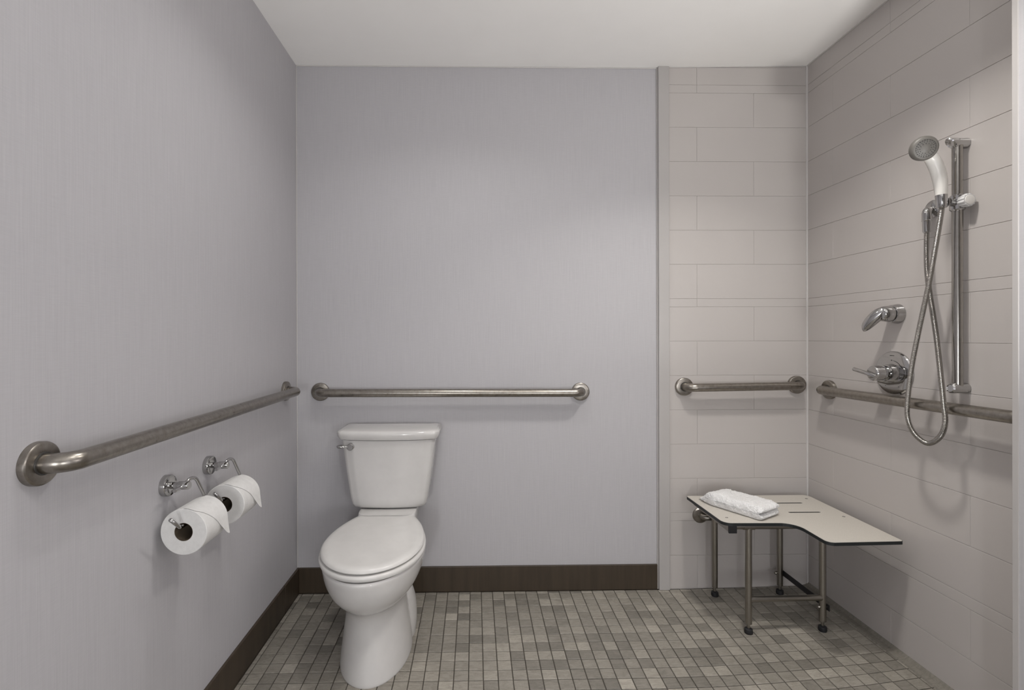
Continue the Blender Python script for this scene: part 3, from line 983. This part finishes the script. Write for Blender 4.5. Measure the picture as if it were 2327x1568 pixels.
# ------------------------------------------------------------------ diverter lever and mixer valve
dv = thing('diverter_handle', (XR, 1.80, 1.278), 'chrome lever handle on the tiles above the round shower valve', 'tap handle')
bm = lathe(B(), (WX, 1.800, 1.278), (-1, 0, 0), [(0, 0.0370), (0.003, 0.0370), (0.026, 0.0320), (0.027, 0.030)], 36)
link('escutcheon', bm, 'chrome', dv, True, 35)
link('ring_gap', lathe(B(), (WX - 0.0268, 1.800, 1.278), (-1, 0, 0), [(0, 0.0285), (0.004, 0.0285)], 32), 'dark_plastic', dv, True, 35)
hb = link('handle_hub', lathe(B(), (WX - 0.0305, 1.800, 1.278), (-1, 0, 0), [(0, 0.0295), (0.002, 0.0305), (0.026, 0.0275), (0.033, 0.022), (0.036, 0.012)], 32), 'chrome', dv, True, 35)
pp = catmull([(XR - 0.046, 1.795, 1.292), (XR - 0.066, 1.806, 1.282), (XR - 0.084, 1.822, 1.258), (XR - 0.096, 1.838, 1.232), (XR - 0.101, 1.846, 1.214)], 6)
n_ = len(pp)
pr = [0.021 * (1 - (i / (n_ - 1)) ** 3.2) ** 0.5 * (0.78 + 0.22 * math.sin(PI * i / (n_ - 1))) + 0.0012 for i in range(n_)]
bm = tube(B(), pp, pr, 24, flat=((-0.75, 0.15, -0.62), 0.42))
link('lever', bm, 'chrome', dv, True, 60)

VY, VZ = 1.812, 1.056
va = thing('shower_valve', (XR, VY, VZ), 'round chrome shower mixer valve with rod lever', 'shower valve')
esc = link('escutcheon', lathe(B(), (WX, VY, VZ), (-1, 0, 0), [(0, 0.0820), (0.004, 0.0820), (0.008, 0.0790), (0.0095, 0.073), (0.0110, 0.050), (0.0116, 0.020)], 64), 'chrome', va, True, 30)
# printed dial on the plate: brand dash, dot and temperature arc
def dialpt(ang, r): return Vector((WX - 0.0112 - max(0, (0.062 - r)) * 0.03, VY + r * math.sin(ang), VZ + r * math.cos(ang)))
def arc(a0, a1, r0, r1, n=14):
    bm = B()
    v0 = [bm.verts.new(dialpt(a0 + (a1 - a0) * k / n, r0)) for k in range(n + 1)]
    v1 = [bm.verts.new(dialpt(a0 + (a1 - a0) * k / n, r1)) for k in range(n + 1)]
    for k in range(n): bm.faces.new((v0[k], v0[k + 1], v1[k + 1], v1[k]))
    bmesh.ops.solidify(bm, geom=bm.faces[:], thickness=0.0006)
    link('dial_mark', bm, 'mark_dark', esc)
arc(-0.12, 0.14, 0.0655, 0.0672, 6)
arc(-0.02, 0.06, 0.0465, 0.0495, 3)
arc(-1.05, -0.14, 0.0462, 0.0478)
arc(2.6, 2.64, 0.056, 0.058, 2); arc(-2.64, -2.6, 0.056, 0.058, 2)
prof = [(0.010, 0.036), (0.014, 0.034), (0.030, 0.0320), (0.034, 0.0300), (0.035, 0.0275), (0.041, 0.0275), (0.042, 0.0300), (0.052, 0.0300), (0.0535, 0.0270), (0.060, 0.0265), (0.061, 0.0285), (0.083, 0.0275), (0.086, 0.0255), (0.087, 0.020)]
hub = link('hub', lathe(B(), (WX, VY, VZ), (-1, 0, 0), prof, 40), 'chrome', va, True, 30)
link('lever', lathe(B(), (WX - 0.090, VY - 0.024, VZ - 0.010), (-0.10, 1.0, 0.22), [(0, 0.0066), (0.0015, 0.0074), (0.098, 0.0074), (0.100, 0.0060)], 20), 'chrome', va, True, 35)

# ------------------------------------------------------------------ unseen lamps (overhead, behind the camera) and the added uplight
for (lx, ly), lab in ((SHOWER_LAMP, 'over the shower'), (TOILET_LAMP, 'in front of the toilet'), (ROOM_LAMP, 'over the middle of the room')):
    zc_ = ceil_z(lx)
    t = thing('recessed_downlight', (lx, ly, zc_), 'round recessed downlight in the ceiling ' + lab, 'ceiling lamp', 'recessed downlights')
    link('trim_ring', lathe(B(), (lx, ly, zc_), (0, 0, -1), [(0, 0.105), (0.006, 0.105), (0.010, 0.098), (0.010, 0.088)], 40), 'trim_white', t, True, 35)
    link('lens', lathe(B(), (lx, ly, zc_ - 0.009), (0, 0, -1), [(0, 0.087), (0.003, 0.080), (0.004, 0.05)], 32), 'lamp_glow', t, True)
for (sx_, sz_), side in zip(SCONCES, ('nearer the paper roll wall', 'nearer the shower wall')):
    t = thing('wall_sconce', (sx_, YF, sz_), 'tall bare bulb wall sconce, ' + side, 'wall lamp', 'wall sconces')
    link('back_plate', box(B(), sx_ - 0.06, sx_ + 0.06, YF, YF + 0.02, sz_ - 0.30, sz_ + 0.30, 0.004), 'satin_steel', t)
    for k_ in range(3):
        zz = sz_ + (k_ - 1) * 0.17
        link('socket', lathe(B(), (sx_, YF + 0.02, zz), (0, 1, 0), [(0, 0.022), (0.03, 0.022), (0.034, 0.018)], 20), 'satin_steel', t, True, 35)

t = thing('added_uplight', (XJ, ADDED_UPLIGHT[1], ADDED_UPLIGHT[2]), 'added half bowl uplight on the dry side wall, brightening the ceiling', 'wall lamp')
link('bowl', lathe(B(), (ADDED_UPLIGHT[0], ADDED_UPLIGHT[1], ADDED_UPLIGHT[2] - 0.055), (0, 0, 1), [(0, 0.02), (0.012, 0.045), (0.035, 0.066), (0.062, 0.075), (0.062, 0.071), (0.040, 0.064), (0.05, 0.01)], 36), 'trim_white', t, True, 40)
link('bracket', box(B(), ADDED_UPLIGHT[0] + 0.06, XJ, ADDED_UPLIGHT[1] - 0.02, ADDED_UPLIGHT[1] + 0.02, ADDED_UPLIGHT[2] - 0.035, ADDED_UPLIGHT[2] - 0.005, 0.003), 'trim_white', t)
